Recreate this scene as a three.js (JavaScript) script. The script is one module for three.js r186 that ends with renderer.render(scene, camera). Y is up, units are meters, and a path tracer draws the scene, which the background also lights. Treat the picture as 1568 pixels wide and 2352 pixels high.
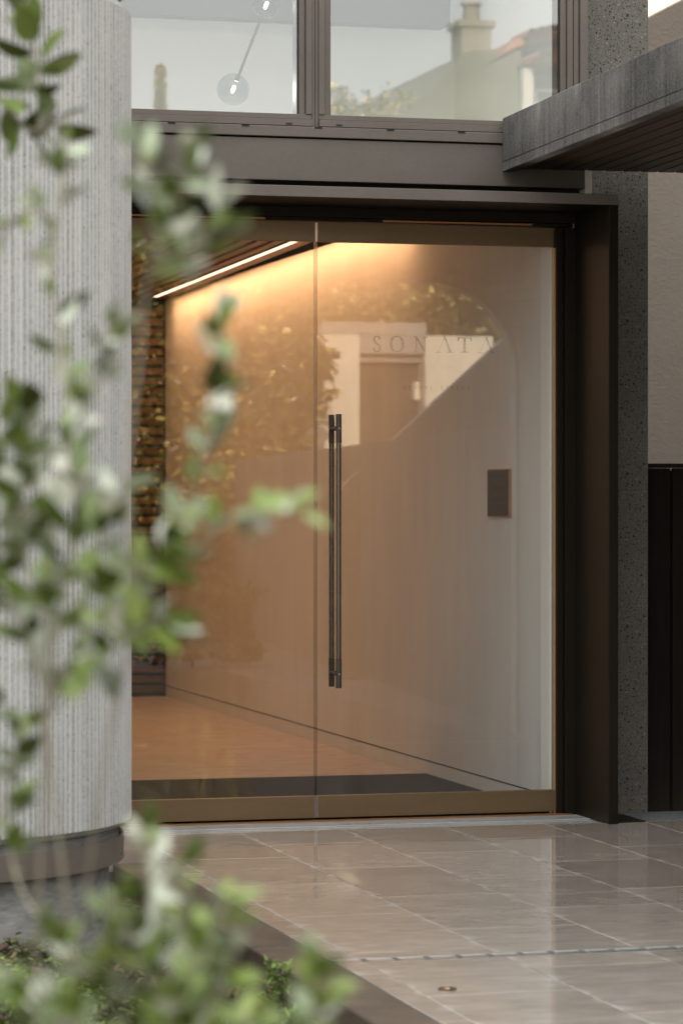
import * as THREE from 'three';
import { RoundedBoxGeometry } from 'three/addons/geometries/RoundedBoxGeometry.js';
import { mergeGeometries } from 'three/addons/utils/BufferGeometryUtils.js';
import { RectAreaLightUniformsLib } from 'three/addons/lights/RectAreaLightUniformsLib.js';

// ------------------------------------------------------------------ camera, sky, sun, exposure
const scene = new THREE.Scene();
const FOV = 2 * Math.atan(1176 / 7000) * 180 / Math.PI;
const camera = new THREE.PerspectiveCamera(FOV, 682 / 1024, 0.1, 400);
camera.position.set(-3.45, 1.445, 13.33);
const YAW = 15 * Math.PI / 180, PITCH = -26 / 7000;
camera.rotation.set(PITCH, -YAW, 0, 'YXZ');
camera.focus = 12.9;
camera.userData.fStop = 4.0;
camera.updateMatrixWorld(true);

const renderer = new THREE.WebGLRenderer();
renderer.toneMapping = THREE.LinearToneMapping;
renderer.toneMappingExposure = 2.6;
renderer.shadowMap.enabled = true;

const SUN = new THREE.Vector3(-0.2, 0.45, -0.87).normalize();
function makeSky() {
  const W = 512, H = 256, d = new Float32Array(W * H * 4);
  for (let j = 0; j < H; j++) for (let i = 0; i < W; i++) {
    const el = ((j + 0.5) / H - 0.5) * Math.PI, az = ((i + 0.5) / W - 0.5) * 2 * Math.PI;
    const y = Math.sin(el), x = Math.cos(az) * Math.cos(el), z = Math.sin(az) * Math.cos(el);
    const up = Math.max(0, y), c = Math.max(0, x * SUN.x + y * SUN.y + z * SUN.z);
    const k = 0.46 + 0.76 * Math.pow(up, 0.85), g = 0.30 * Math.pow(c, 4), b = 1 - Math.pow(1 - up, 2);
    const o = (j * W + i) * 4;
    d[o] = k * (1.0 - 0.06 * b) + g * 1.0;
    d[o + 1] = k * 1.0 + g * 0.86;
    d[o + 2] = k * (0.965 + 0.05 * b) + g * 0.66;
    d[o + 3] = 1;
  }
  const t = new THREE.DataTexture(d, W, H, THREE.RGBAFormat, THREE.FloatType);
  t.mapping = THREE.EquirectangularReflectionMapping; t.magFilter = THREE.LinearFilter; t.needsUpdate = true;
  return t;
}
scene.background = makeSky();
scene.environment = scene.background;

const sun = new THREE.DirectionalLight(new THREE.Color().setRGB(1, 0.83, 0.62), 5);
sun.name = 'sun';
sun.position.copy(SUN).multiplyScalar(60);
sun.target.position.set(0, 0, 8);
sun.castShadow = true;
Object.assign(sun.shadow.camera, { left: -50, right: 50, top: 50, bottom: -50, near: 1, far: 160 });
sun.shadow.mapSize.set(4096, 4096);
scene.add(sun, sun.target);
RectAreaLightUniformsLib.init();

// ------------------------------------------------------------------ helpers
function rng(a) { return () => { a |= 0; a = a + 0x6D2B79F5 | 0; let t = Math.imul(a ^ a >>> 15, 1 | a); t = t + Math.imul(t ^ t >>> 7, 61 | t) ^ t; return ((t ^ t >>> 14) >>> 0) / 4294967296; }; }
const { clamp, lerp, smoothstep } = THREE.MathUtils;
function noiseGrid(seed, n = 64) {                 // tileable value noise on a unit square with n cells
  const r = rng(seed), g = new Float32Array(n * n).map(() => r());
  return (u, v, fx = n, fy = n) => {               // fx, fy: whole numbers of cells across the unit
    const x = u * fx, y = v * fy, xi = Math.floor(x), yi = Math.floor(y), a = x - xi, b = y - yi;
    const m = (p, f) => ((p % f) + f) % f % n, s = a * a * (3 - 2 * a), t = b * b * (3 - 2 * b);
    const at = (p, q) => g[m(q, fy) * n + m(p, fx)];
    return lerp(lerp(at(xi, yi), at(xi + 1, yi), s), lerp(at(xi, yi + 1), at(xi + 1, yi + 1), s), t);
  };
}
const NS = noiseGrid(11, 512), NB = noiseGrid(29, 512);
const fbm = (N, u, v, fx, fy, o = 4) => { let s = 0, a = 0.5, w = 0; for (let i = 0; i < o; i++) { s += a * N(u, v, Math.min(512, fx << i), Math.min(512, fy << i)); w += a; a *= 0.5; } return s / w; };
const toS = (c) => c <= 0.0031308 ? c * 12.92 : 1.055 * Math.pow(c, 1 / 2.4) - 0.055;
function tex(w, h, fn, color = true) {             // fn(u, v, x, y) gives linear [r, g, b] or one value
  const d = new Uint8Array(w * h * 4);
  for (let y = 0; y < h; y++) for (let x = 0; x < w; x++) {
    let c = fn((x + 0.5) / w, (y + 0.5) / h, x, y);
    if (typeof c === 'number') c = [c, c, c];
    for (let k = 0; k < 3; k++) d[(y * w + x) * 4 + k] = clamp((color ? toS(clamp(c[k], 0, 1)) : c[k]) * 255, 0, 255);
    d[(y * w + x) * 4 + 3] = 255;
  }
  const t = new THREE.DataTexture(d, w, h, THREE.RGBAFormat);
  t.wrapS = t.wrapT = THREE.RepeatWrapping; t.magFilter = THREE.LinearFilter; t.minFilter = THREE.LinearMipmapLinearFilter;
  if (color) t.colorSpace = THREE.SRGBColorSpace;
  t.needsUpdate = true;
  return t;
}
const rep = (t, x, y) => { const c = t.clone(); c.repeat.set(x, y); c.needsUpdate = true; return c; };
const col = (r, g, b) => new THREE.Color().setRGB(r, g, b);
const std = (o) => new THREE.MeshStandardMaterial(o);
const phy = (o) => new THREE.MeshPhysicalMaterial(o);

function boxUV(g) {                                // texture coordinates in metres, chosen by the way each face points
  const p = g.attributes.position, n = g.attributes.normal, uv = new Float32Array(p.count * 2);
  for (let i = 0; i < p.count; i++) {
    const ax = Math.abs(n.getX(i)), ay = Math.abs(n.getY(i)), az = Math.abs(n.getZ(i));
    const [a, b] = ax >= ay && ax >= az ? [p.getZ(i), p.getY(i)] : ay >= az ? [p.getX(i), p.getZ(i)] : [p.getX(i), p.getY(i)];
    uv[i * 2] = a; uv[i * 2 + 1] = b;
  }
  g.setAttribute('uv', new THREE.BufferAttribute(uv, 2));
  return g;
}
function box(x0, x1, y0, y1, z0, z1, r = 0) {
  const w = x1 - x0, h = y1 - y0, d = z1 - z0;
  let g = r ? new RoundedBoxGeometry(w, h, d, 1, Math.min(r, w / 2.01, h / 2.01, d / 2.01)) : new THREE.BoxGeometry(w, h, d);
  g.translate((x0 + x1) / 2, (y0 + y1) / 2, (z0 + z1) / 2);
  g = g.index ? g.toNonIndexed() : g;
  return boxUV(g);
}
function cyl(r0, r1, h, n = 20, open = false) { const g = new THREE.CylinderGeometry(r0, r1, h, n, 1, open).toNonIndexed(); return g; }
function merge(list) { return list.length === 1 ? list[0] : mergeGeometries(list.map((g) => { const c = g.index ? g.toNonIndexed() : g; for (const k of Object.keys(c.attributes)) if (!['position', 'normal', 'uv', 'color'].includes(k)) c.deleteAttribute(k); return c; })); }
const used = {};
function numbered(name) { const k = used[name] = (used[name] ?? -1) + 1; return k ? `${name}_${String(k).padStart(3, '0')}` : name; }
function part(name, geo, mat, parent, label) {
  const m = new THREE.Mesh(Array.isArray(geo) ? merge(geo) : geo, mat); m.name = name; parent.add(m);
  if (label) m.userData.label = label;
  return m;
}
function thing(name, label, category, pos = [0, 0, 0], turn = 0, group) {
  const o = new THREE.Group(); o.name = numbered(name); o.position.set(...pos); o.rotation.y = turn; scene.add(o);
  o.userData = { label, category }; if (group) o.userData.group = group;
  return o;
}
function struct(name, pos = [0, 0, 0]) { const o = new THREE.Group(); o.name = numbered(name); o.position.set(...pos); o.userData.kind = 'structure'; scene.add(o); return o; }
function structMesh(name, geo, mat) { const m = new THREE.Mesh(geo, mat); m.name = numbered(name); m.userData.kind = 'structure'; scene.add(m); return m; }
function single(name, geo, mat, label, category, group) { const m = new THREE.Mesh(Array.isArray(geo) ? merge(geo) : geo, mat); m.name = numbered(name); scene.add(m); m.userData = { label, category }; if (group) m.userData.group = group; return m; }
const RIGHT = new THREE.Vector3(Math.cos(YAW), 0, Math.sin(YAW)), FWD = new THREE.Vector3(Math.sin(YAW) * Math.cos(PITCH), Math.sin(PITCH), -Math.cos(YAW) * Math.cos(PITCH)), UPV = RIGHT.clone().cross(FWD);
const at = (px, py, Z) => camera.position.clone().addScaledVector(FWD, Z).addScaledVector(RIGHT, (px - 784) * Z / 7000).addScaledVector(UPV, -(py - 1176) * Z / 7000);

// ------------------------------------------------------------------ materials
const grainT = tex(256, 256, (u, v) => 0.5 + 0.5 * (fbm(NS, u, v, 64, 64, 3) - 0.5), false);
const blotchT = tex(256, 256, (u, v) => 0.78 + 0.44 * (fbm(NB, u, v, 5, 5, 5) - 0.5) + 0.10 * (NS(u, v, 128, 128) - 0.5), false);
blotchT.name = 'blotch';
const paintCol = (r, g, b, s = 0.14) => tex(256, 256, (u, v) => { const k = 1 + s * (fbm(NB, u, v, 4, 6, 5) - 0.5) * 2 + 0.10 * (NS(u, v, 128, 128) - 0.5); return [r * k, g * k, b * k]; });
const M = {};
M.beam = std({ map: rep(paintCol(0.142, 0.115, 0.096), 0.9, 0.9), roughness: 0.45, bumpMap: rep(grainT, 5, 5), bumpScale: 0.0003 });
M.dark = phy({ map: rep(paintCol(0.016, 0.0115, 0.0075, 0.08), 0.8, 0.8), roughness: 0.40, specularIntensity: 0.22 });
M.black = std({ color: col(0.012, 0.011, 0.010), roughness: 0.7 });
M.brass = std({ map: rep(paintCol(0.200, 0.130, 0.070, 0.12), 0.7, 3), roughness: 0.42, metalness: 0.65 });
M.bronze = std({ color: col(0.20, 0.155, 0.115), roughness: 0.36, roughnessMap: rep(blotchT, 3, 3), metalness: 0.85 });
M.bronzeDark = std({ color: col(0.10, 0.08, 0.065), roughness: 0.5, metalness: 0.7 });
M.brassBright = std({ color: col(0.46, 0.31, 0.17), roughness: 0.4, metalness: 0.5 });
M.steel = std({ color: col(0.62, 0.62, 0.62), roughness: 0.3, metalness: 0.9 });
M.copper = std({ color: col(0.42, 0.20, 0.09), roughness: 0.4, metalness: 0.7 });
M.doorGlass = phy({ color: col(0.97, 0.985, 0.975), transmission: 1, thickness: 0, roughness: 0.0, ior: 1.88, specularIntensity: 1 });
M.windowGlass = phy({ color: col(0.95, 0.98, 0.985), transmission: 1, thickness: 0, roughness: 0.0, ior: 2.85, specularIntensity: 1 });
M.glassEdge = phy({ color: col(0.05, 0.07, 0.06), roughness: 0.15 });
const stuccoB = tex(512, 512, (u, v) => 0.55 * fbm(NS, u, v, 70, 90, 3) + 0.45 * fbm(NB, u, v, 18, 22, 4), false);
const stucco = (r, g, b, s = 0.12) => std({ map: rep(tex(512, 512, (u, v) => { const k = 1 + s * 2 * (fbm(NB, u, v, 3, 4, 6) - 0.5); return [r * k, g * k, b * k * (1 - 0.05 * (fbm(NS, u, v, 4, 3, 3) - 0.5))]; }), 0.45, 0.45), roughness: 0.9, bumpMap: rep(stuccoB, 0.9, 0.9), bumpScale: 0.006 });
M.stuccoBeige = stucco(0.36, 0.302, 0.255);
M.stuccoCream = stucco(0.88, 0.81, 0.70);
M.stuccoGrey = stucco(0.38, 0.37, 0.36);
M.peach = stucco(0.80, 0.60, 0.45);
M.houseWall = stucco(0.14, 0.14, 0.11); M.chimney = stucco(0.20, 0.198, 0.16);
M.white = std({ color: col(0.88, 0.88, 0.85), roughness: 0.8 });
M.blind = std({ color: col(0.10, 0.105, 0.105), roughness: 0.9 });
M.plaster = std({ map: rep(tex(1024, 1024, (u, v) => { const s = fbm(NS, u, v, 37, 4, 3), c = fbm(NB, u, v, 7, 3, 5); const k = 0.80 * (1 + 0.06 * (s - 0.5) + 0.20 * (c - 0.5)); return [k * 0.95, k * 0.985, k * 0.965]; }), 0.35, 0.35), roughness: 0.55, bumpMap: rep(stuccoB, 0.5, 0.12), bumpScale: 0.0012 });
function woodTex(seed, base) {
  const N = noiseGrid(seed, 256);
  return tex(128, 1024, (u, v) => { const warp = N(u, v, 4, 6) * 0.25, g = fbm(N, (u + warp) % 1, v, 24, 5, 4), f = N(u, v, 64, 60), k = 0.65 + 0.75 * g + 0.16 * (f - 0.5); return [base[0] * k, base[1] * k, base[2] * k]; });
}
const wood = (seed, base, rough = 0.55) => { const t = woodTex(seed, base); return std({ map: rep(t, 5, 0.7), roughness: rough, bumpMap: rep(grainT, 20, 2), bumpScale: 0.0003 }); };
M.battens = [1, 2, 3].map((i) => wood(40 + i, [0.105 + i * 0.016, 0.050 + i * 0.006, 0.026 + i * 0.002]));
const woodH = (seed, base) => { const t = woodTex(seed, base), m = wood(seed, base); m.map = t.clone(); m.map.rotation = Math.PI / 2; m.map.repeat.set(5, 0.7); m.map.needsUpdate = true; return m; };
M.slats = [1, 2, 3].map((i) => woodH(50 + i, [0.062 + i * 0.012, 0.029 + i * 0.005, 0.016 + i * 0.002]));
M.soffit = [1, 2, 3].map((i) => wood(60 + i, [0.034 + i * 0.010, 0.021 + i * 0.006, 0.013 + i * 0.003]));
M.fence = [1, 2].map((i) => { const m = wood(70 + i, [0.009 + i * 0.003, 0.0068 + i * 0.002, 0.0048 + i * 0.001], 0.85), p = phy({ map: m.map, roughness: 0.85, specularIntensity: 0.4 }); return p; });
function terrazzo(base, dark, cells, seed) {
  const r = rng(seed), pts = []; for (let i = 0; i < cells * cells; i++) pts.push([r(), r(), 0.12 + 0.62 * r() * r() * r(), r()]);
  return tex(512, 512, (u, v) => {
    const ci = Math.floor(u * cells), cj = Math.floor(v * cells); let spot = 0, tone = 0;
    for (let a = -1; a < 2; a++) for (let b = -1; b < 2; b++) {
      const p = pts[((cj + b + cells) % cells) * cells + (ci + a + cells) % cells];
      const dx = u * cells - (ci + a + p[0]), dy = v * cells - (cj + b + p[1]), s = smoothstep(p[2] - Math.hypot(dx, dy * (0.8 + 0.4 * p[3])) + 0.12 * (NS(u, v, 256, 256) - 0.5), -0.03, 0.05);
      if (s > spot) { spot = s; tone = p[3]; }
    }
    const k = 1 + 0.3 * (fbm(NB, u, v, 4, 4, 5) - 0.5) + 0.25 * (NS(u, v, 200, 200) - 0.5), dk = tone > 0.85 ? 0.3 : dark * (0.6 + 0.8 * tone);
    return [lerp(base[0] * k, dk, spot), lerp(base[1] * k, dk, spot), lerp(base[2] * k, dk, spot)];
  });
}
M.terrazzo = std({ map: rep(terrazzo([0.165, 0.147, 0.125], 0.022, 84, 5), 1.4, 1.4), roughness: 0.6 });
M.aggregate = std({ map: rep(terrazzo([0.22, 0.225, 0.23], 0.08, 60, 6), 1.5, 1.5), roughness: 0.75, bumpMap: rep(grainT, 6, 6), bumpScale: 0.004 });
M.plinth = std({ map: rep(tex(512, 512, (u, v) => { const k = 0.235 * (1 + 0.9 * (fbm(NB, u, v, 9, 9, 5) - 0.5) + 0.6 * (fbm(NS, u, v, 90, 90, 2) - 0.5)); return [k, k * 0.95, k * 0.905]; }), 1.6, 1.6), roughness: 0.9, bumpMap: rep(stuccoB, 1.5, 1.5), bumpScale: 0.006 });
M.canopy = std({ map: rep(tex(1024, 512, (u, v) => {
  const st = fbm(NS, u, v, 90, 2, 3), bl = fbm(NB, u, v, 6, 4, 5), sp = NS(u, v, 400, 200), lime = smoothstep(fbm(NS, u, v, 44, 1, 3) * 0.6 + fbm(NB, u, v, 5, 3, 3) * 0.55, 0.60, 0.80);
  const k = 0.170 * (1 + 0.6 * (st - 0.5) + 1.6 * (bl - 0.5) + 0.6 * (sp - 0.5)) + 0.17 * lime; return [k, k * 0.935, k * 0.875];
}), 0.5, 1), roughness: 0.8, bumpMap: rep(grainT, 4, 4), bumpScale: 0.001 });
M.boardConcrete = std({ map: rep(tex(512, 512, (u, v) => { const b = Math.floor(u * 8), t = NB(b / 8 + 0.01, 0.3, 8, 8), k = 0.20 * (0.9 + 0.2 * t + 0.3 * (fbm(NS, u, v, 40, 4, 3) - 0.5)); return [k, k * 0.97, k * 0.94]; }), 0.7, 0.7), roughness: 0.85 });
function stoneTile(seed, warm) {
  const N = noiseGrid(seed, 256), r = rng(seed), e = [r(), r(), r(), r()];
  return [tex(512, 1024, (u, v) => {
    const c = fbm(N, u, v, 4, 12, 5), vein = fbm(N, u, v, 8, 64, 3), f = NS(u, v, 200, 300);
    const k = 1 + 0.42 * (c - 0.5) + 0.26 * (vein - 0.5) + 0.10 * (f - 0.5);
    const d = Math.min(u * 0.45 * (0.7 + e[0]), (1 - u) * 0.45 * (0.7 + e[1]), v * 0.9 * (0.7 + e[2]), (1 - v) * 0.9 * (0.7 + e[3]));
    const wide = fbm(NB, u, v, 5, 9, 4), salt = Math.exp(-d / (0.012 + 0.034 * smoothstep(wide, 0.56, 0.74))) * 0.58 * smoothstep(wide, 0.52, 0.70) * (0.6 + 0.5 * fbm(N, u, v, 14, 70, 3));
    return [lerp(0.378 * k, 0.62, clamp(salt, 0, 0.85)), lerp(0.318 * k, 0.59, clamp(salt, 0, 0.85)), lerp((0.274 - warm) * k, 0.56, clamp(salt, 0, 0.85))];
  }), tex(512, 1024, (u, v) => {
    const d = Math.min(u * 0.45, (1 - u) * 0.45, v * 0.9, (1 - v) * 0.9), w = fbm(N, u, v, 4, 9, 5);
    return clamp(0.025 + 0.09 * smoothstep(w, 0.35, 0.75) + 0.25 * Math.exp(-d / 0.006), 0, 1);
  }, false)];
}
M.tiles = [101, 102, 103, 104].map((s) => { const [m, r] = stoneTile(s, 0); return phy({ map: m, color: col(...[[1, 1, 1], [0.86, 0.85, 0.84], [1.08, 1.07, 1.06], [0.94, 0.935, 0.93]][s - 101]), roughness: 1, roughnessMap: r, ior: 1.5 }); });
M.indoor = [111, 112, 113, 114].map((s) => { const N = noiseGrid(s, 256); return std({ map: tex(256, 512, (u, v) => { const k = 0.55 * (1 + 0.60 * (fbm(N, u, v, 3, 22, 4) - 0.5) + 0.4 * (fbm(N, u, v, 4, 60, 3) - 0.5)); return [k, k * 0.86, k * 0.75]; }), roughness: 0.32 }); });
M.joint = std({ map: rep(tex(256, 256, (u, v) => { const k = lerp(0.15, 0.38, smoothstep(fbm(NB, u, v, 3, 3, 2), 0.30, 0.62)); return [k, k * 0.96, k * 0.92]; }), 0.45, 0.45), roughness: 0.9 });
M.kerb = std({ map: rep(tex(512, 512, (u, v) => { const k = 1 + 0.9 * (fbm(NB, u, v, 6, 6, 5) - 0.5) + 0.3 * (NS(u, v, 200, 200) - 0.5); return [0.105 * k, 0.072 * k, 0.048 * k]; }), 0.8, 0.8), roughness: 0.7, bumpMap: rep(stuccoB, 1, 1), bumpScale: 0.002 });
M.threshold = std({ map: rep(paintCol(0.42, 0.42, 0.42, 0.3), 1.3, 5), roughness: 0.4, roughnessMap: rep(blotchT, 1, 3) });
M.mat = std({ map: rep(tex(256, 256, (u, v) => { const k = 0.004 + 0.008 * NS(u, v, 128, 128) + (NS(u, v, 250, 250) > 0.985 ? 0.12 : 0); return [k, k * 0.95, k * 0.85]; }), 2, 2), roughness: 1, bumpMap: rep(grainT, 8, 8), bumpScale: 0.004 });
M.soil = std({ map: rep(tex(512, 512, (u, v) => { const k = 0.6 + 0.9 * fbm(NB, u, v, 18, 18, 4); return [0.050 * k, 0.034 * k, 0.022 * k]; }), 0.8, 0.8), roughness: 1, bumpMap: rep(stuccoB, 1.5, 1.5), bumpScale: 0.03 });
M.ground = std({ map: rep(tex(512, 512, (u, v) => { const k = 0.24 * (1 + 0.5 * (fbm(NB, u, v, 4, 4, 6) - 0.5) + 0.3 * (NS(u, v, 250, 250) - 0.5)); return [k, k * 0.97, k * 0.93]; }), 0.3, 0.3), roughness: 0.9 });
M.asphalt = std({ map: rep(tex(256, 256, (u, v) => { const k = 0.055 * (1 + 0.6 * (NS(u, v, 200, 200) - 0.5) + 0.5 * (fbm(NB, u, v, 4, 4, 4) - 0.5)); return [k, k, k]; }), 0.5, 0.5), roughness: 0.95 });
M.roofTile = std({ map: rep(paintCol(0.26, 0.115, 0.07, 0.4), 0.6, 0.6), roughness: 0.85 });
M.roofGrey = std({ map: rep(paintCol(0.115, 0.122, 0.095, 0.3), 0.6, 0.6), roughness: 0.9 });
M.garage = std({ map: rep(paintCol(0.09, 0.065, 0.05, 0.3), 0.6, 0.6), roughness: 0.7 });
M.bark = std({ map: rep(paintCol(0.15, 0.11, 0.08, 0.4), 4, 4), roughness: 0.9 });
M.stem = std({ map: rep(paintCol(0.25, 0.215, 0.15, 0.3), 4, 4), roughness: 0.8 });

// ------------------------------------------------------------------ ground, paving, planter
structMesh('ground', box(-150, 150, -1.0, -0.16, 12.0, 150), M.ground);
structMesh('side_yard', box(2.3, 60, -1.0, -0.10, -60, 12.0), M.ground);

const TW = 0.465, X0 = 0.018;
function slab(x0, x1, z0, z1, gap = 0.0038, c = 0.0007, t = 0.03) {      // a paving stone with chamfered top arrises
  const a = x0 + gap / 2, b = x1 - gap / 2, e = z0 + gap / 2, f = z1 - gap / 2;
  const P = [], U = [], q = (A, B, C, D) => { for (const v of [A, B, C, A, C, D]) { P.push(...v); U.push((v[0] - x0) / TW, (v[2] - z0) / 0.87); } };
  const T = [[a + c, 0, e + c], [b - c, 0, e + c], [b - c, 0, f - c], [a + c, 0, f - c]], S = [[a, -c, e], [b, -c, e], [b, -c, f], [a, -c, f]], L = S.map(([x, , z]) => [x, -t, z]);
  q(T[3], T[2], T[1], T[0]);
  for (let i = 0; i < 4; i++) { const j = (i + 1) % 4; q(T[i], T[j], S[j], S[i]); q(S[i], S[j], L[j], L[i]); }
  const g = new THREE.BufferGeometry();
  g.setAttribute('position', new THREE.Float32BufferAttribute(P, 3)); g.setAttribute('uv', new THREE.Float32BufferAttribute(U, 2));
  g.computeVertexNormals();
  return g;
}
const pr = rng(7);
const pavement = struct('pavement');
part('bedding', [box(-1.005, 2.3, -0.16, -0.0010, 0.40, 4.06), box(-1.005, 2.3, -0.16, -0.0010, 4.14, 12.0), box(-2.8, -1.005, -0.16, -0.0010, 0.40, 1.40), box(-1.0, 2.3, -0.16, -0.045, 4.06, 4.14)], M.joint, pavement);
const geoCache = {};
function layRow(x0, x1, joints, parent, y = 0, mats = M.tiles) {
  for (let i = 0; i + 1 < joints.length; i++) {
    const w = x1 - x0, l = joints[i + 1] - joints[i]; if (l < 0.02) continue;
    const key = [w.toFixed(3), l.toFixed(3)].join();
    geoCache[key] ??= slab(0, w, 0, l);
    const m = part('tile', geoCache[key], mats[Math.floor(pr() * 4)], parent);
    const turn = pr() < 0.5;
    m.position.set(turn ? x1 : x0, y + (pr() - 0.5) * 0.0004, turn ? joints[i + 1] : joints[i]);
    if (turn) m.rotation.y = Math.PI;
  }
}
function rowJoints(from, to, first) { const a = [from]; for (let z = first; z < to - 0.03; z += 0.868) if (z > from + 0.03) a.push(z); a.push(to); return a; }
for (let k = -3; k < 5; k++) {
  let x0 = X0 + TW * k, x1 = x0 + TW; if (k === 4) x1 = 2.3;
  const first = (k & 1) ? 0.905 : 0.47 - 0.868;
  if (k === -3) { layRow(-1.0, x1, rowJoints(1.402, 4.058, first), pavement); layRow(-1.0, x1, rowJoints(4.142, 12, first), pavement); layRow(x0, x1, rowJoints(0.42, 1.402, first), pavement); continue; }
  layRow(x0, x1, rowJoints(0.42, 4.058, first), pavement);
  layRow(x0, x1, rowJoints(4.142, 12, first), pavement);
}
layRow(X0 - TW * 4, X0 - TW * 3, rowJoints(0.42, 1.402, 0.47), pavement);
layRow(X0 - TW * 5, X0 - TW * 4, rowJoints(0.42, 1.402, 0.905), pavement);
// threshold strip before the doors
const threshold = single('threshold', [box(-1.6, 1.27, -0.16, 0.001, 0.075, 0.25, 0.003), box(-1.6, 1.27, -0.16, -0.004, 0.254, 0.415, 0.003)], M.threshold, 'pale grey stone threshold strip in front of the glass doors', 'threshold');
part('copper_strip', box(-1.2, 1.2, -0.02, 0.006, 0.035, 0.07), M.copper, threshold);
structMesh('aggregate_paving', box(1.27, 6, -0.16, -0.006, -0.02, 0.418), M.aggregate);
// slot drain
const drain = thing('slot_drain', 'narrow metal slot drain crossing the stone paving', 'drain', [0, 0, 4.1]);
part('channel', box(-1.0, 2.3, -0.044, -0.02, -0.034, 0.034), M.black, drain);
for (const s of [-1, 1]) part('edge_rail', box(-1.0, 2.3, -0.04, 0.001, s * 0.035 - 0.004, s * 0.035 + 0.004), M.steel, drain);
{ const bar = box(-0.042, 0.042, -0.012, -0.001, -0.031, 0.031, 0.002); for (let x = -0.95; x < 2.28; x += 0.104) { const b = part('grate_bar', bar, M.steel, drain); b.position.x = x; } }
// planter: kerb stones, soil
function soilY(x, z) { return -0.10 + 0.15 * smoothstep(-x, 1.3, 2.1) + 0.07 * (fbm(NB, (x + 20) / 40, (z + 20) / 40, 40, 40, 4) - 0.5); }
for (let i = 0, z = 1.4; i < 5; i++, z += 1.2) {
  const k = single('kerb_stone', box(-1.192, -1.004, -0.3, 0.004, z + 0.003, (i < 4 ? z + 1.2 : 12) - 0.003, 0.008), M.kerb, ['brown kerb stone at the far end of the planter edge', 'brown kerb stone second from the doors along the planter', 'brown kerb stone beside the slot drain and weeds', 'brown kerb stone beside the round ground light'][i] ?? 'brown kerb stone below the picture, nearer the street than the round ground light', 'kerb stone', 'kerb stones edging the planter');
}
{
  const g = new THREE.PlaneGeometry(8.8, 10.6, 90, 110).rotateX(-Math.PI / 2); g.translate(-5.59, -0.14, 6.7);
  const p = g.attributes.position;
  for (let i = 0; i < p.count; i++) p.setY(i, soilY(p.getX(i), p.getZ(i)));
  g.computeVertexNormals();
  const uv = g.attributes.uv; for (let i = 0; i < p.count; i++) uv.setXY(i, p.getX(i), p.getZ(i));
  structMesh('soil', g, M.soil);
}
// ground light in the paving
{
  const p = thing('ground_light', 'small round bronze ground light set in the paving by the kerb', 'light', [-0.82, 0, 4.72]);
  const a = cyl(0.027, 0.027, 0.01, 28); a.translate(0, 0.001, 0); part('rim', a, M.bronze, p);
  const l = new THREE.SphereGeometry(0.016, 16, 8, 0, 6.2832, 0, 1.2); l.scale(1, 0.4, 1); l.translate(0, 0.003, 0); part('lens', l, std({ color: col(0.75, 0.5, 0.28), roughness: 0.15, metalness: 0.9 }), p);
}

// ------------------------------------------------------------------ the building
const building = thing('office_building', 'bronze and stone entrance building holding the glass doors', 'building');
part('wall', [box(-15, -1.36, -0.2, 4.9, -12, -0.1)], M.stuccoGrey, building);
part('upper_wall', [box(-15, 1.63, 4.9, 12, -12, -0.06)], M.stuccoGrey, building);
part('rear_wall', [box(-1.36, 1.63, -0.2, 4.9, -12, -9.2)], M.stuccoGrey, building);
part('pier', box(1.292, 1.636, -0.1, 4.899, -9.19, -0.1, 0.006), M.terrazzo, building, 'speckled exposed aggregate pier');
part('beam', box(-1.36, 1.250, 2.877, 3.066, -0.12, 0.10, 0.004), M.beam, building);
part('beam_soffit', box(-1.36, 1.250, 2.820, 2.876, -0.12, 0.02), M.black, building);
part('reveal_strip', box(1.254, 1.289, 2.8165, 2.975, -0.09, 0.088), M.stuccoCream, building);
const sill = part('sill', box(-1.36, 1.262, 3.072, 3.119, -0.12, 0.112, 0.003), M.beam, building);
for (let x = -1.02; x < 1.0; x += 0.335) part('drain_slot', box(x - 0.017, x + 0.017, 3.111, 3.1185, 0.10, 0.1135), M.black, sill);
part('window_post', [box(1.203, 1.226, 3.121, 4.9, -0.12, 0.085, 0.003), box(1.229, 1.266, 3.121, 4.9, -0.12, 0.10, 0.003)], M.beam, building);
part('lobby_lintel', box(-1.36, 1.29, 3.064, 3.071, -9.2, -0.121), M.white, building);

// upper windows
function upperWindow(x0, x1, label, slots) {
  const w = thing('window', label, 'window', [0, 0, 0], 0, 'upper windows above the entrance');
  const y0 = 3.124, y1 = 4.895, f = 0.055;
  const fr = part('frame', [box(x0, x1, y0, y0 + 0.030, -0.06, 0.09, 0.002), box(x0, x1, y0 + 0.032, y0 + f, -0.06, 0.075, 0.002), box(x0, x1, y1 - f, y1, -0.06, 0.08, 0.002),
    box(x0, x0 + 0.027, y0 + f, y1 - f, -0.06, 0.08, 0.002), box(x0 + 0.029, x0 + f, y0 + f, y1 - f, -0.06, 0.066, 0.002),
    box(x1 - 0.027, x1, y0 + f, y1 - f, -0.06, 0.08, 0.002), box(x1 - f, x1 - 0.029, y0 + f, y1 - f, -0.06, 0.066, 0.002)], M.beam, w);
  for (const s of slots) part('drain_slot', box(s - 0.014, s + 0.014, y0 + 0.005, y0 + 0.012, 0.08, 0.0915), M.black, fr);
  const g = new THREE.PlaneGeometry(x1 - x0 - 2 * f + 0.02, y1 - y0 - 2 * f + 0.02); g.translate((x0 + x1) / 2, (y0 + y1) / 2, 0.045);
  part('pane', g, M.windowGlass, w);
  part('gasket', [box(x0 + f, x0 + f + 0.006, y0 + f, y1 - f, 0.03, 0.05), box(x1 - f - 0.006, x1 - f, y0 + f, y1 - f, 0.03, 0.05)], M.black, w);
}
upperWindow(-1.355, -0.036, 'tall window above the left glass door with a hanging globe lamp behind it', [-0.145]);
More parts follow.
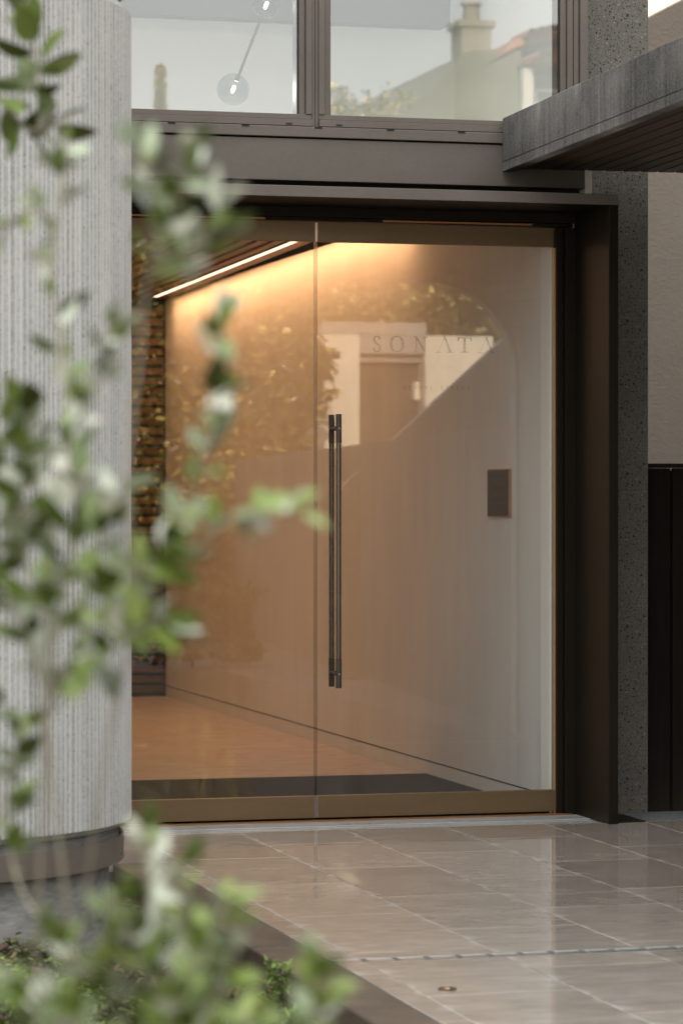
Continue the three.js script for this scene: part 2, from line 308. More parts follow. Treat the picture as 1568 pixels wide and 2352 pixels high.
upperWindow(-0.004, 1.200, 'tall window above the right glass door mirroring a chimney and tiled roof', [0.087]);
part('mullion', [box(-0.034, -0.0215, 3.121, 4.9, -0.06, 0.072), box(-0.0185, -0.006, 3.121, 4.9, -0.06, 0.072)], M.beam, building);

// portal round the doors
const portal = thing('portal_frame', 'deep dark bronze portal frame round the glass doors', 'door frame');
part('header', box(-1.267, 1.267, 2.766, 2.812, 0.03, 0.494), M.dark, portal);  // same paint as its face strip, darkened: underside shade put into the colour
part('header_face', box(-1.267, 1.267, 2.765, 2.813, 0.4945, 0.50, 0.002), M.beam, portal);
part('post', box(1.221, 1.267, 0.0, 2.7655, 0.03, 0.50, 0.003), M.dark, portal);
part('post', box(-1.267, -1.221, 0.0, 2.7655, 0.03, 0.50, 0.003), M.dark, portal);
part('jamb', [box(1.139, 1.17, 0.0, 2.70, -0.05, 0.03, 0.002), box(1.173, 1.2205, 0.0, 2.70, -0.05, 0.06, 0.002)], M.dark, portal);
part('jamb', [box(-1.2205, -1.139, 0.0, 2.70, -0.05, 0.05, 0.002)], M.dark, portal);
part('head_jamb', [box(-1.2205, 1.2205, 2.722, 2.7655, -0.06, 0.06, 0.002), box(-1.2205, 1.2205, 2.706, 2.7205, -0.06, 0.02)], M.dark, portal);
part('brass_and_glow_strip', box(1.1300, 1.1385, 0.0, 2.61, -0.02, 0.014, 0.001), M.brassBright, portal);
for (const x of [0.31, -0.95]) part('brass_and_glow_strip', box(x, x + 0.71, 2.7085, 2.7165, 0.0205, 0.03), M.copper, portal);  // copper-coloured strips stand in for lobby light leaking above the doors
part('base_plate', box(1.268, 1.42, -0.005, 0.004, 0.06, 0.44), M.dark, portal);

// glass doors
function letterTexture() {
  const c = document.createElement('canvas'); c.width = 1280; c.height = 576; const k = c.getContext('2d');
  k.fillStyle = '#000'; k.fillRect(0, 0, 1280, 576);
  const X = (px) => (px - 843) / 300 * 1280, Y = (py) => (py - 765) / 135 * 576;
  k.strokeStyle = '#fff'; k.fillStyle = '#fff'; k.textBaseline = 'alphabetic';
  const size = 216; k.font = `${size}px serif`;
  const glyph = (ch, a, b) => { k.save(); const w = k.measureText(ch).width; k.translate(X(a), Y(809)); k.scale((X(b) - X(a)) / w, 1); k.globalAlpha = 0.95; k.fillText(ch, 0, 0); k.restore(); };
  glyph('S', 854, 876); glyph('O', 891, 930); glyph('N', 947, 981); glyph('T', 1048, 1083);
  for (const [a, b] of [[999, 1040], [1095, 1136]]) {                     // A without its bar
    const x0 = X(a), x1 = X(b), m = (x0 + x1) / 2, y0 = Y(772), y1 = Y(809);
    k.lineWidth = 4; k.beginPath(); k.moveTo(x0 + 26, y1); k.lineTo(m - 2, y0); k.stroke();
    k.beginPath(); k.moveTo(m - 8, y0); k.lineTo(m + 8, y0); k.lineTo(x1 - 18, y1); k.lineTo(x1 - 44, y1); k.closePath(); k.fill();
    k.fillRect(x0 + 4, y1 - 5, 48, 5); k.fillRect(x1 - 60, y1 - 5, 58, 5);
  }
  k.fillStyle = '#000'; for (let y = Y(784); y < Y(808); y += 14) k.fillRect(0, y, 1280, 4);   // fine etched lines through the letters
  k.fillStyle = '#e0e0e0'; k.font = '50px sans-serif';
  const str = 'DEVORE STREET', a = X(925), b = X(1083), step = (b - a) / str.length;
  for (let i = 0; i < str.length; i++) k.fillText(str[i], a + i * step, Y(895));
  k.fillStyle = '#7a7a7a'; const r = rng(4); for (let x = X(945); x < X(1040); x += 26) if (r() < 0.85) { k.fillRect(x, Y(838), 3, Y(846) - Y(838)); if (r() < 0.6) k.fillRect(x, Y(838 + 8 * r()), 14, 3); }
  const t = new THREE.CanvasTexture(c); t.magFilter = THREE.LinearFilter; return t;
}
M.letters = std({ color: col(0.16, 0.17, 0.15), roughness: 0.8, transparent: true, opacity: 0.32, alphaMap: letterTexture(), side: THREE.DoubleSide });
function handle(x, z, parent) {
  const h = [], y0 = 0.60, y1 = 1.835;
  const grip = cyl(0.0118, 0.0118, y1 - y0 - 0.26, 24); grip.translate(x, (y0 + y1) / 2, z);
  const g = part('handle', grip, M.bronze, parent);
  for (const [a, b] of [[y0, y0 + 0.1295], [y1 - 0.1295, y1]]) { const s = cyl(0.0132, 0.0132, b - a, 24); s.translate(x, (a + b) / 2, z); part('sleeve', s, M.bronzeDark, g); }
  for (const y of [y0 + 0.064, y1 - 0.064]) { const s = cyl(0.010, 0.014, Math.abs(z), 20); s.rotateX(z > 0 ? -Math.PI / 2 : Math.PI / 2); s.translate(x, y, z / 2); part('standoff', s, M.bronzeDark, g); const t = cyl(0.003, 0.003, 0.002, 10); t.rotateX(Math.PI / 2); t.translate(x, y, z + 0.0135); part('screw', t, M.steel, g); }
}
function glassDoor(x0, x1, label) {
  const d = thing('glass_door', label, 'door', [0, 0, 0], 0, 'pair of glass entrance doors');
  const pane = new THREE.PlaneGeometry(x1 - x0, 2.51); pane.translate((x0 + x1) / 2, 1.360, 0.0); part('pane', pane, M.doorGlass, d);
  part('top_rail', box(x0 + 0.001, x1 - 0.001, 2.614, 2.701, -0.019, 0.019, 0.0015), M.brass, d);
  part('bottom_rail', box(x0 + 0.001, x1 + (x1 > 0 ? 0.02 : 0), 0.013, 0.112, -0.019, 0.019, 0.0015), M.brass, d);
  const s = x1 > 0 ? x0 : x1, o = x1 > 0 ? 1 : -1;
  const cap = (y0, y1) => box(Math.min(s + o * 0.0005, s - o * 0.002), Math.max(s + o * 0.0005, s - o * 0.002), y0, y1, -0.018, 0.018);
  part('end_cap', cap(2.615, 2.70), M.steel, d); part('end_cap', cap(0.014, 0.111), M.steel, d);
  part('glass_edge', box(Math.min(s, s - o * 0.001), Math.max(s, s - o * 0.001), 0.114, 2.612, -0.006, 0.006), M.glassEdge, d);
  return d;
}
const leftDoor = glassDoor(-1.128, -0.005, 'left glass entrance door half hidden by the ribbed column');
const rightDoor = glassDoor(0.005, 1.128, 'right glass entrance door with long bar handle and etched lettering');
handle(0.092, 0.062, rightDoor); handle(0.092, -0.062, rightDoor);
{ const g = new THREE.PlaneGeometry(0.6225, 0.267); g.translate(0.5535, 2.075, 0.0016); part('lettering', g, M.letters, rightDoor); }

// ------------------------------------------------------------------ lobby behind the doors
const WX = 1.129, LZ = -8.76, CY = 2.925;
const lobbyWall = struct('lobby_wall');
part('plaster_panel', box(WX, 1.291, 0.083, CY + 0.03, LZ - 0.4, -0.052), M.plaster, lobbyWall);
part('skirting', box(WX, 1.291, -0.1, 0.072, LZ - 0.4, -0.052), M.plaster, lobbyWall);
part('groove', box(WX + 0.012, 1.291, 0.072, 0.083, LZ - 0.4, -0.054), M.blind, lobbyWall);
part('end_trim', box(WX - 0.004, 1.139, 0.084, 2.70, -0.16, -0.03, 0.002), M.white, lobbyWall);
const lobbyLeft = struct('lobby_side_wall');
part('plaster_panel', box(-1.36, -1.20, -0.1, CY + 0.03, LZ - 0.4, -0.06), M.plaster, lobbyLeft);
const floor = struct('lobby_floor');
part('bedding', box(-1.2, WX, -0.2, -0.0035, LZ - 0.4, 0.034), M.kerb, floor);
for (let k = -3; k < 3; k++) { const x0 = Math.max(-1.199, X0 + TW * k), x1 = Math.min(WX - 0.001, X0 + TW * (k + 1)); layRow(x0, x1, rowJoints(LZ, 0.033, LZ + ((k & 1) ? 0.5 : 0.1)), floor, 0, M.indoor); }
const ceiling = struct('lobby_ceiling', [0, CY, LZ]), TILT = -0.015, CL = -LZ - 0.07;     // rises slightly towards the doors
ceiling.rotation.x = TILT;
part('backing', box(-1.2, WX, 0.030, 0.035, -0.4, CL), M.black, ceiling);
part('margin_board', box(1.018, WX - 0.028, 0, 0.025, 0, CL, 0.002), M.battens[1], ceiling);
{ const b = box(-0.033, 0.033, 0, 0.028, 0, CL, 0.002); for (let i = 0; i < 21; i++) { if (i === 19) continue; const m = part('batten', b, M.battens[i % 3], ceiling); m.position.x = 0.905 - i * 0.1; } }
const slatWall = struct('slat_wall');
part('backing', box(-1.2, WX, -0.1, CY + 0.03, LZ - 0.4, LZ - 0.02), M.black, slatWall);
{ const s = box(-1.19, WX - 0.022, -0.0235, 0.0235, LZ - 0.018, LZ + 0.012, 0.002); for (let i = 0; i < 39; i++) { const m = part('slat', s, M.slats[(i * 7) % 3], slatWall); m.position.y = 0.055 + i * 0.0732; } }
single('doormat', box(-1.19, WX - 0.004, 0.002, 0.012, -2.03, -0.03, 0.003), M.mat, 'black ribbed doormat on the lobby floor behind the doors', 'doormat');
M.strip = std({ color: col(0.8, 0.8, 0.8), emissive: col(1, 0.74, 0.50), emissiveIntensity: 1.0 });
for (const [x, power, label] of [[0.985, 18, 'thin glowing light strip along the timber ceiling beside the pale wall'], [-0.985, 10, 'added light strip on the far side of the lobby ceiling, unseen behind the ribbed column']]) {  // second strip is unseen, added to spread a broader wash on the wall
  const z0 = -3.1, z1 = 3.1, l = thing('light_strip', label, 'light', [x, CY + 0.015 * 3.4, LZ + 3.4]);
  l.rotation.x = TILT;
  part('light_diffuser', box(-0.02, 0.02, -0.002, 0.010, z0, z1), M.strip, l);
  for (const t of [-0.0265, 0.021]) part('trim', box(t, t + 0.0055, -0.003, 0.012, z0, z1), M.dark, l);
  const a = new THREE.RectAreaLight(new THREE.Color().setRGB(1, 0.465, 0.20), power, 0.04, z1 - z0); a.name = 'light_strip_lamp';
  a.rotation.x = -Math.PI / 2; a.position.set(0, -0.006, 0); l.add(a);
}
// plaque on the lobby wall
{
  const c = document.createElement('canvas'); c.width = 330; c.height = 230; const k = c.getContext('2d');
  k.fillStyle = '#0e0b08'; k.fillRect(0, 0, 330, 230); k.fillStyle = '#4a4238'; k.textAlign = 'center'; k.font = '46px serif'; k.fillText('SONATA', 165, 74);
  const r = rng(9); k.fillStyle = '#5a5040';
  const scribble = (x0, x1, y, h) => { for (let x = x0; x < x1; x += h * 0.7) { k.fillRect(x, y, 2, h); if (r() < 0.6) k.fillRect(x, y + h * r(), h * 0.5, 2); } };
  scribble(85, 250, 112, 16); scribble(20, 120, 158, 16); scribble(160, 315, 160, 7); scribble(90, 245, 198, 7);
  const t = new THREE.CanvasTexture(c); t.colorSpace = THREE.SRGBColorSpace; t.magFilter = THREE.LinearFilter;
  const p = thing('plaque', 'small dark bronze plaque on the pale lobby wall', 'plaque', [WX, 1.482, -0.77]);
  part('backplate', box(-0.016, -0.001, -0.117, 0.117, -0.165, 0.165, 0.001), M.copper, p);
  const g = new THREE.PlaneGeometry(0.328, 0.222); g.rotateY(-Math.PI / 2); g.translate(-0.0168, 0, 0); part('face', g, std({ map: t, roughness: 0.5 }), p);
}

// ------------------------------------------------------------------ room behind the upper windows
const room = struct('upper_room');
part('floor', box(-1.36, 1.29, 3.0715, 3.10, -2.2, -0.125), M.white, room);
part('wall', [box(-1.36, 1.29, 3.10, 4.899, -2.2, -2.0), box(-1.36, -1.345, 3.10, 4.899, -2, -0.125), box(1.27, 1.2915, 3.10, 4.899, -2, -0.125)], M.white, room);
part('ceiling', box(-1.345, 1.27, 4.80, 4.895, -2, -0.125), M.white, room);
{
  const s = new THREE.Shape(); const x0 = -1.34, x1 = 1.035, y0 = 3.82, y1 = 4.79, r = 0.03;
  s.moveTo(x0, y0); s.lineTo(x1 - r, y0); s.quadraticCurveTo(x1, y0, x1, y0 + r); s.lineTo(x1, y1); s.lineTo(x0, y1); s.closePath();
  const g = new THREE.ExtrudeGeometry(s, { depth: 0.12, bevelEnabled: false }); g.translate(0, 0, -1.42);
  part('bulkhead', boxUV(g.toNonIndexed ? g : g), M.blind, room);
}
{
  const p = thing('pendant_lamp', 'pendant lamp of smoked glass globes on an angled rod behind the window', 'lamp', [-0.253, 3.366, -0.55]);
  const smoke = phy({ color: col(0.72, 0.74, 0.75), transmission: 1, thickness: 0, roughness: 0.02, ior: 1.35 });
  const glow = std({ color: col(0.9, 0.8, 0.6), emissive: col(1, 0.72, 0.45), emissiveIntensity: 3 });
  const A = new THREE.Vector3(0, 0, 0), B = new THREE.Vector3(0.157, 0.398, 0), dir = B.clone().sub(A).normalize(), q = new THREE.Quaternion().setFromUnitVectors(new THREE.Vector3(0, 1, 0), dir);
  const rodMid = A.clone().lerp(B, 0.5), len = A.distanceTo(B) - 0.11;
  const rod = cyl(0.0065, 0.0065, len, 12); rod.applyQuaternion(q); rod.translate(rodMid.x, rodMid.y, rodMid.z); part('rod', rod, M.bronzeDark, p);
  const stalk = cyl(0.006, 0.006, 0.9, 12); stalk.translate(B.x, B.y + 0.52, 0); part('hanging_rod', stalk, M.bronzeDark, p);
  for (const [c, f, r] of [[A, 1, 0.076], [B, -1, 0.062]]) {
    const pr2 = []; for (let i = 0; i <= 20; i++) { const t = i / 20 * Math.PI; pr2.push(new THREE.Vector2(r * Math.sin(t) * (1 + 0.06 * Math.cos(t)), -r * Math.cos(t) * 0.98)); }
    const g = new THREE.LatheGeometry(pr2, 36); g.applyQuaternion(q); g.translate(c.x, c.y, c.z); part('globe', g, smoke, p);
    const bq = q.clone(); const bulb = new THREE.CapsuleGeometry(0.0085, 0.022, 4, 12); bulb.applyQuaternion(bq); bulb.translate(c.x, c.y, c.z); part('bulb', bulb, glow, p);
    const so = cyl(0.012, 0.010, 0.03, 14); so.applyQuaternion(q); so.translate(c.x + dir.x * f * 0.055, c.y + dir.y * f * 0.055, 0); part('socket', so, M.bronzeDark, p);
    const l = new THREE.PointLight(new THREE.Color().setRGB(1, 0.90, 0.78), 0.19); l.name = 'pendant_bulb_lamp'; l.position.copy(c); l.shadow.radius = 0.3; p.add(l);
  }
}

// ------------------------------------------------------------------ ribbed column
{
  const R = 0.8, CX = -2.3, CZ = 3.28, circ = 2 * Math.PI * R, r = rng(21), ribs = [];
  for (let s = 0; s < circ - 0.012;) { const w = 0.005 + 0.004 * r(), g = 0.009 + 0.013 * r() * r() + 0.004 * r(); ribs.push([s, w, g, 0.0025 + 0.0022 * r(), r()]); s += w + g; }
  const prof = []; for (const [s, w, g, d] of ribs) prof.push([s, 0], [s + w, 0], [s + w + g * 0.18, -d], [s + w + g * 0.82, -d]);
  prof.push([circ, 0]);
  const rows = [[0.0125, -0.046, 0], [0.010, -0.030, 0], [0.011, -0.022, 0], [0.026, -0.006, 0], [0.030, 0, 1]]; for (let i = 1; i < 12; i++) rows.push([0.03 + i * 0.22, 0, 1]);
  rows.push([2.665, 0, 1], [2.669, -0.006, 0], [2.70, -0.030, 0]);
  const P = [], U = [], I = [], n = prof.length;
  rows.forEach(([y, dr, rib]) => prof.forEach(([s, d]) => { const a = s / R, q = R + dr + (rib ? d : -0.004); P.push(q * Math.cos(a), y, q * Math.sin(a)); U.push(s / circ, y / 2.7); }));
  for (let j = 0; j + 1 < rows.length; j++) for (let i = 0; i + 1 < n; i++) { const a = j * n + i, b = a + 1, c = a + n, d = c + 1; I.push(a, c, b, b, c, d); }
  let g = new THREE.BufferGeometry(); g.setAttribute('position', new THREE.Float32BufferAttribute(P, 3)); g.setAttribute('uv', new THREE.Float32BufferAttribute(U, 2)); g.setIndex(I); g = g.toNonIndexed(); g.computeVertexNormals();
  const W = 2048, mask = new Float32Array(W);
  for (const [s, w, , , t] of ribs) for (let x = Math.floor(s / circ * W); x <= (s + w) / circ * W; x++) mask[x % W] = 0.6 + 0.4 * t;
  const map = tex(W, 1024, (u, v, x) => {
    const sp = fbm(NS, u, v, 480, 320, 2), big = fbm(NB, u, v, 30, 7, 5), spot = smoothstep(NS(u * 1.0, (v + 0.37) % 1, 512, 400), 0.84, 0.95), line = NB(u, v, 500, 3);
    let k = 0.40 * (1 + 0.40 * (sp - 0.5) + 0.34 * (big - 0.5) + 0.34 * (line - 0.5)) * (1 - 0.38 * spot);
    const m = mask[x] * (0.75 + 0.5 * big);
    return [lerp(k, 0.565, m * 0.85), lerp(k * 0.98, 0.532, m * 0.85), lerp(k * 0.96, 0.495, m * 0.85)];
  });
  const mat = std({ map, roughness: 0.85, bumpMap: grainT.clone(), bumpScale: 0.0012 }); mat.bumpMap.repeat.set(30, 16); mat.bumpMap.needsUpdate = true;
  const c = thing('ribbed_column', 'thick round pale concrete column with fine vertical ribs', 'column', [CX, 0, CZ]);
  const sh = part('shaft', g, mat, c); sh.position.y = 0.375;
  const sh2 = part('shaft', g, mat, c); sh2.position.y = 3.10; sh2.rotation.y = 1;
  const lathe = (pts, m = 96) => new THREE.LatheGeometry(pts.map(([a, b]) => new THREE.Vector2(a, b)), m);
  part('neck', [lathe([[0.758, 0.30], [0.758, 0.384], [0.70, 0.384]]), lathe([[0.72, 3.07], [0.72, 3.105]])], M.plinth, c);
  part('ledge', lathe([[0.5, 0.343], [0.766, 0.338], [0.766, 0.27]]), M.plinth, c);
  part('shaft_cap', lathe([[0.0, 0.3885], [0.752, 0.3885]]), M.plinth, c);
  const ring = part('metal_ring', lathe([[0.768, 0.27], [0.768, 0.353], [0.7695, 0.3545], [0.7735, 0.3545], [0.775, 0.353], [0.775, 0.27], [0.768, 0.27]], 128), M.beam, c);
  for (const a of [78, 20, 130]) { const s = new THREE.SphereGeometry(0.009, 14, 8); s.scale(1, 1, 0.35); s.rotateY(-(a - 90) * Math.PI / 180); const t = a * Math.PI / 180; s.translate(0.776 * Math.cos(t), 0.298, 0.776 * Math.sin(t)); part('bolt', s, M.beam, ring); }
  part('plinth', lathe([[0.3, 0.2695], [0.715, 0.2695], [0.725, 0.26], [0.74, -0.3]]), M.plinth, c);
}

// ------------------------------------------------------------------ canopy on the right
{
  const c = thing('entrance_canopy', 'dark stained concrete canopy with timber soffit curving down to the right', 'canopy', [0.85, 0, 0.1], -0.045);
  const Y0 = 2.943, Y1 = 3.187, L = 5.9, XR = 2.34, RR = 0.6, XF = XR - RR;       // local x grows to the right
  part('slab', [box(0, XR + 0.25, 2.985, Y1, 0.006, L, 0.006), box(0, 0.055, Y0, 2.984, 0.006, L, 0.003)], M.canopy, c);
  const bd = box(-0.037, 0.037, 0, 0.02, 0.01, L - 0.12, 0.002);
  for (let i = 0, x = 0.10; x < XF; i++, x += 0.085) { const m = part('soffit_board', bd, M.soffit[i % 3], c); m.position.set(x, Y0 + 0.014, 0); }
  const nb = 11;
  for (let i = 0; i < nb; i++) { const a = (i + 0.5) / nb * Math.PI / 2; const m = part('soffit_board', bd, M.soffit[(i + 1) % 3], c); m.position.set(XF + (RR + 0.014) * Math.sin(a), Y0 - RR + (RR + 0.014) * Math.cos(a), 0); m.rotation.z = -a; }
  const s = new THREE.Shape(); s.moveTo(0.056, Y0 - 0.06); s.lineTo(XF, Y0 - 0.06); s.absarc(XF, Y0 - 0.06 - RR, RR - 0.001, Math.PI / 2, 0, true); s.lineTo(XR, -0.1); s.lineTo(XR + 0.24, -0.1); s.lineTo(XR + 0.24, 2.984); s.lineTo(0.056, 2.984); s.closePath();
  const g = new THREE.ExtrudeGeometry(s, { depth: 0.115, bevelEnabled: false, curveSegments: 24 }); g.translate(0, 0, L - 0.117); part('arch_rim', boxUV(g), M.stuccoGrey, c);
  part('side_wall', box(XR + 0.02, XR + 0.24, -0.1, 2.984, 0.35, L - 0.12), M.canopy, c);
}
// low wall running out to the street
{ const g = box(-0.1, 0.1, -0.2, 1.95, 0, 17.5, 0.004); const m = single('boundary_wall', g, M.boardConcrete, 'grey board marked garden wall mirrored in the lower part of the doors', 'wall'); m.position.set(3.02, 0, 6.1); m.rotation.y = 0.122; }

// ------------------------------------------------------------------ neighbour on the right
{
  const s = new THREE.Shape(); s.moveTo(1.65, -0.2); s.lineTo(9.0, -0.2); s.lineTo(9.0, 4.6); s.lineTo(6.2, 6.035); s.lineTo(1.65, 3.62); s.closePath();
  const g = new THREE.ExtrudeGeometry(s, { depth: 0.3, bevelEnabled: false }); g.translate(0, 0, -3.3);
  single('stucco_wall', boxUV(g), M.stuccoBeige, 'beige stucco gable wall behind the dark timber fence', 'wall');
  const b = thing('added_shade_house', 'tall beige house added unseen beyond the frame at the right to shade the passage', 'house');  // unseen volume, added to keep sky light off the right side
  part('wall', box(4.6, 14, -0.2, 7.2, -2.99, 9.6), M.stuccoBeige, b);
  part('roof', box(4.4, 14.2, 7.2, 7.4, -2.99, 9.8), M.roofGrey, b);
  const p = thing('far_house', 'sunlit peach house wall at the top right corner beyond the beige gable', 'house');
  part('wall', box(8.0, 12, -0.2, 9.5, -34, -14.0), M.peach, p);
  part('downpipe', box(7.93, 7.99, -0.2, 9.5, -15.3, -15.2, 0.02), M.stuccoCream, p);
  part('roof', box(7.7, 12.3, 9.5, 9.8, -34.3, -13.7), M.roofTile, p);
}
{
  const f = thing('timber_fence', 'dark timber board fence beside the speckled pier', 'fence', [1.655, 0, -0.30]);
  part('post', box(0.0, 0.045, -0.1, 1.615, -0.05, 0.02, 0.003), M.fence[0], f);
  const b = box(0, 0.118, -0.05, 1.60, -0.018, 0.0, 0.003); for (let i = 0; i < 12; i++) { const m = part('board', b, M.fence[i % 2], f); m.position.x = 0.05 + i * 0.128; m.position.z = (i % 3) * 0.002; }
  part('backing', box(0.046, 1.59, 0.0, 1.59, -0.05, -0.02), M.fence[0], f);
  part('cap_rail', box(-0.005, 1.6, 1.6015, 1.622, -0.05, 0.022, 0.003), M.fence[1], f);
  part('bottom_rail', box(0.046, 1.59, -0.1, -0.001, -0.06, -0.02, 0.003), M.fence[0], f);
}

// ------------------------------------------------------------------ leaves
function leafGeo(w, fold, bend, top, under) {       // two skins, a green one above and a pale one below; unit length along +z, face up +y
  const N = 6, P = [], C = [], I = [];
  for (const side of [0, 1]) for (let i = 0; i <= N; i++) {
    const t = i / N, hw = w * Math.pow(Math.sin(Math.PI * Math.pow(t, 0.85)), 0.75) * (i === 0 || i === N ? 0 : 1), y = -bend * t * t - (side ? 0.012 : 0);
    for (const k of [-1, 0, 1]) { P.push(k * hw, y + Math.abs(k) * fold * hw, t); const c = side ? under : top, m = k === 0 ? 1.25 : 1; C.push(c[0] * m, c[1] * m, c[2] * m); }
    if (i < N) for (const k of [0, 1]) { const a = side * (N + 1) * 3 + i * 3 + k, b = a + 1, c = a + 3, d = a + 4; side ? I.push(a, b, c, b, d, c) : I.push(a, c, b, b, c, d); }
  }
  const g = new THREE.BufferGeometry(); g.setAttribute('position', new THREE.Float32BufferAttribute(P, 3)); g.setAttribute('color', new THREE.Float32BufferAttribute(C, 3)); g.setIndex(I); g.computeVertexNormals();
  return g;
}
const pale = [[0.42, 0.43, 0.34], [0.30, 0.34, 0.21], [0.48, 0.47, 0.38]];
const shrubLeaves = [0, 1, 2, 3, 4, 5].map((i) => leafGeo(0.24 + 0.03 * (i % 3), 0.28, 0.10 + 0.05 * (i % 4), [[0.098, 0.138, 0.021], [0.150, 0.195, 0.034], [0.062, 0.082, 0.014], [0.190, 0.228, 0.055], [0.115, 0.152, 0.030], [0.045, 0.056, 0.010]][i], pale[i % 3]));
M.leaf = std({ vertexColors: true, roughness: 0.42 });
const near = (px, py, Z, c = 0.86) => at(px, py, Z * c);
const V = (x, y, z) => new THREE.Vector3(x, y, z);
function shrub(name, label, seed, twigs, more = 1, scale = 1, fade = 1.0, closer = 0.86) {
  const first = near(...twigs[0].pts[0], closer);
  const o = thing(name, label, 'shrub', [first.x, -0.12, first.z]), r = rng(seed), off = o.position;
  for (const { pts, n: n0, size = 0.05, rad = 0.003, from = 0.25, paleShare = 0.32, kinds = [0, 1, 2, 3, 4, 5] } of twigs) {
    const n = Math.round(n0 * more);
    const curve = new THREE.CatmullRomCurve3(pts.map((p) => near(...p, closer).sub(off)));
    part('stem', new THREE.TubeGeometry(curve, Math.max(8, pts.length * 5), rad * 0.7, 6), M.stem, o);
    for (let i = 0; i < n; i++) {
      const t = from + (1 - from) * (i + 0.3 * r()) / Math.max(1, n - 0.7), p = curve.getPoint(Math.min(1, t)), tan = curve.getTangent(Math.min(1, t));
      const rv = V(r() - 0.5, r() - 0.5, r() - 0.5).normalize(), out = rv.addScaledVector(tan, -rv.dot(tan)).normalize(), d = tan.clone().multiplyScalar(0.35 + 0.7 * r() * (t > 0.9 ? 2 : 1)).add(out).normalize();
      let up = V(0, 1, 0).addScaledVector(V(r() - 0.5, r() - 0.5, r() - 0.5), 1.3); up.addScaledVector(d, -up.dot(d)).normalize();
      const toCam = camera.position.clone().sub(p.clone().add(off)).normalize(), showsPale = r() < paleShare * fade;
      if ((up.dot(toCam) > 0) === showsPale && Math.abs(up.dot(toCam)) > 0.15) up.negate();
      if (r() < 0.5) { up.addScaledVector(toCam, showsPale ? -0.7 : 0.7); up.addScaledVector(d, -up.dot(d)).normalize(); }
      const m = part('leaf', shrubLeaves[kinds[Math.floor(r() * kinds.length)]], M.leaf, o), s = size * 1.06 * scale * (0.7 + 0.55 * r()), x = V().crossVectors(up, d);
      m.matrixAutoUpdate = true; m.quaternion.setFromRotationMatrix(new THREE.Matrix4().makeBasis(x, up, d)); m.scale.setScalar(s); m.position.copy(p).addScaledVector(d, 0.004);
    }
  }
  return o;
}
const dk = [0, 2, 5, 4];
shrub('shrub', 'tall out of focus leafy shrub in front of the ribbed column at left', 31, [
  { pts: [[130, 3050, 4.35], [170, 2300, 4.35], [110, 1650, 4.3], [130, 1120, 4.3], [150, 920, 4.4], [122, 660, 4.5], [140, 420, 4.6], [155, 320, 4.7]], n: 24, size: 0.05, rad: 0.004, from: 0.5, paleShare: 0.35 },
  { pts: [[170, 2300, 4.35], [250, 1700, 4.1], [330, 1390, 4], [400, 1250, 4], [470, 1050, 3.9], [500, 900, 3.9], [512, 720, 3.9]], n: 26, size: 0.052, from: 0.42 },
  { pts: [[330, 1390, 4], [290, 1150, 3.9], [320, 820, 3.9], [335, 670, 3.9], [360, 560, 3.85], [415, 450, 3.85], [445, 350, 3.85]], n: 16, size: 0.05, from: 0.55, paleShare: 0.4 },
  { pts: [[335, 640, 3.9], [400, 600, 3.85], [450, 560, 3.85], [505, 480, 3.85]], n: 12, size: 0.054, paleShare: 0.45 },
  { pts: [[345, 600, 3.9], [360, 480, 3.85], [340, 400, 3.85], [320, 340, 3.85]], n: 8, size: 0.054, paleShare: 0.45 },
  { pts: [[400, 1250, 4], [460, 1255, 3.9], [530, 1195, 3.8], [610, 1180, 3.8], [690, 1175, 3.8]], n: 10, size: 0.043, from: 0.35, paleShare: 0.45 },
  { pts: [[-260, 60, 5.6], [-60, 170, 5.6], [20, 250, 5.6], [70, 300, 5.6], [125, 285, 5.6]], n: 11, size: 0.084, rad: 0.006, from: 0.3, paleShare: 0.05, kinds: dk },
  { pts: [[20, 250, 5.6], [70, 200, 5.6], [90, 140, 5.6], [60, 70, 5.6], [25, 10, 5.6]], n: 9, size: 0.084, from: 0.2, paleShare: 0.08, kinds: dk },
  { pts: [[130, 1050, 4.3], [195, 940, 4.2], [235, 830, 4.2], [255, 720, 4.2]], n: 14, size: 0.045, paleShare: 0.4 },
  { pts: [[130, 560, 4.55], [80, 480, 4.5], [20, 520, 4.5], [-30, 600, 4.5]], n: 8, size: 0.045 },
  { pts: [[150, 2200, 4.35], [30, 1980, 4.7], [20, 1800, 4.7], [60, 1660, 4.7]], n: 13, size: 0.055, from: 0.3, paleShare: 0.06, kinds: dk },
  { pts: [[20, 1900, 4.7], [-30, 1720, 4.7], [0, 1600, 4.7]], n: 7, size: 0.055, paleShare: 0.1, kinds: dk },
], 1.3, 0.74);
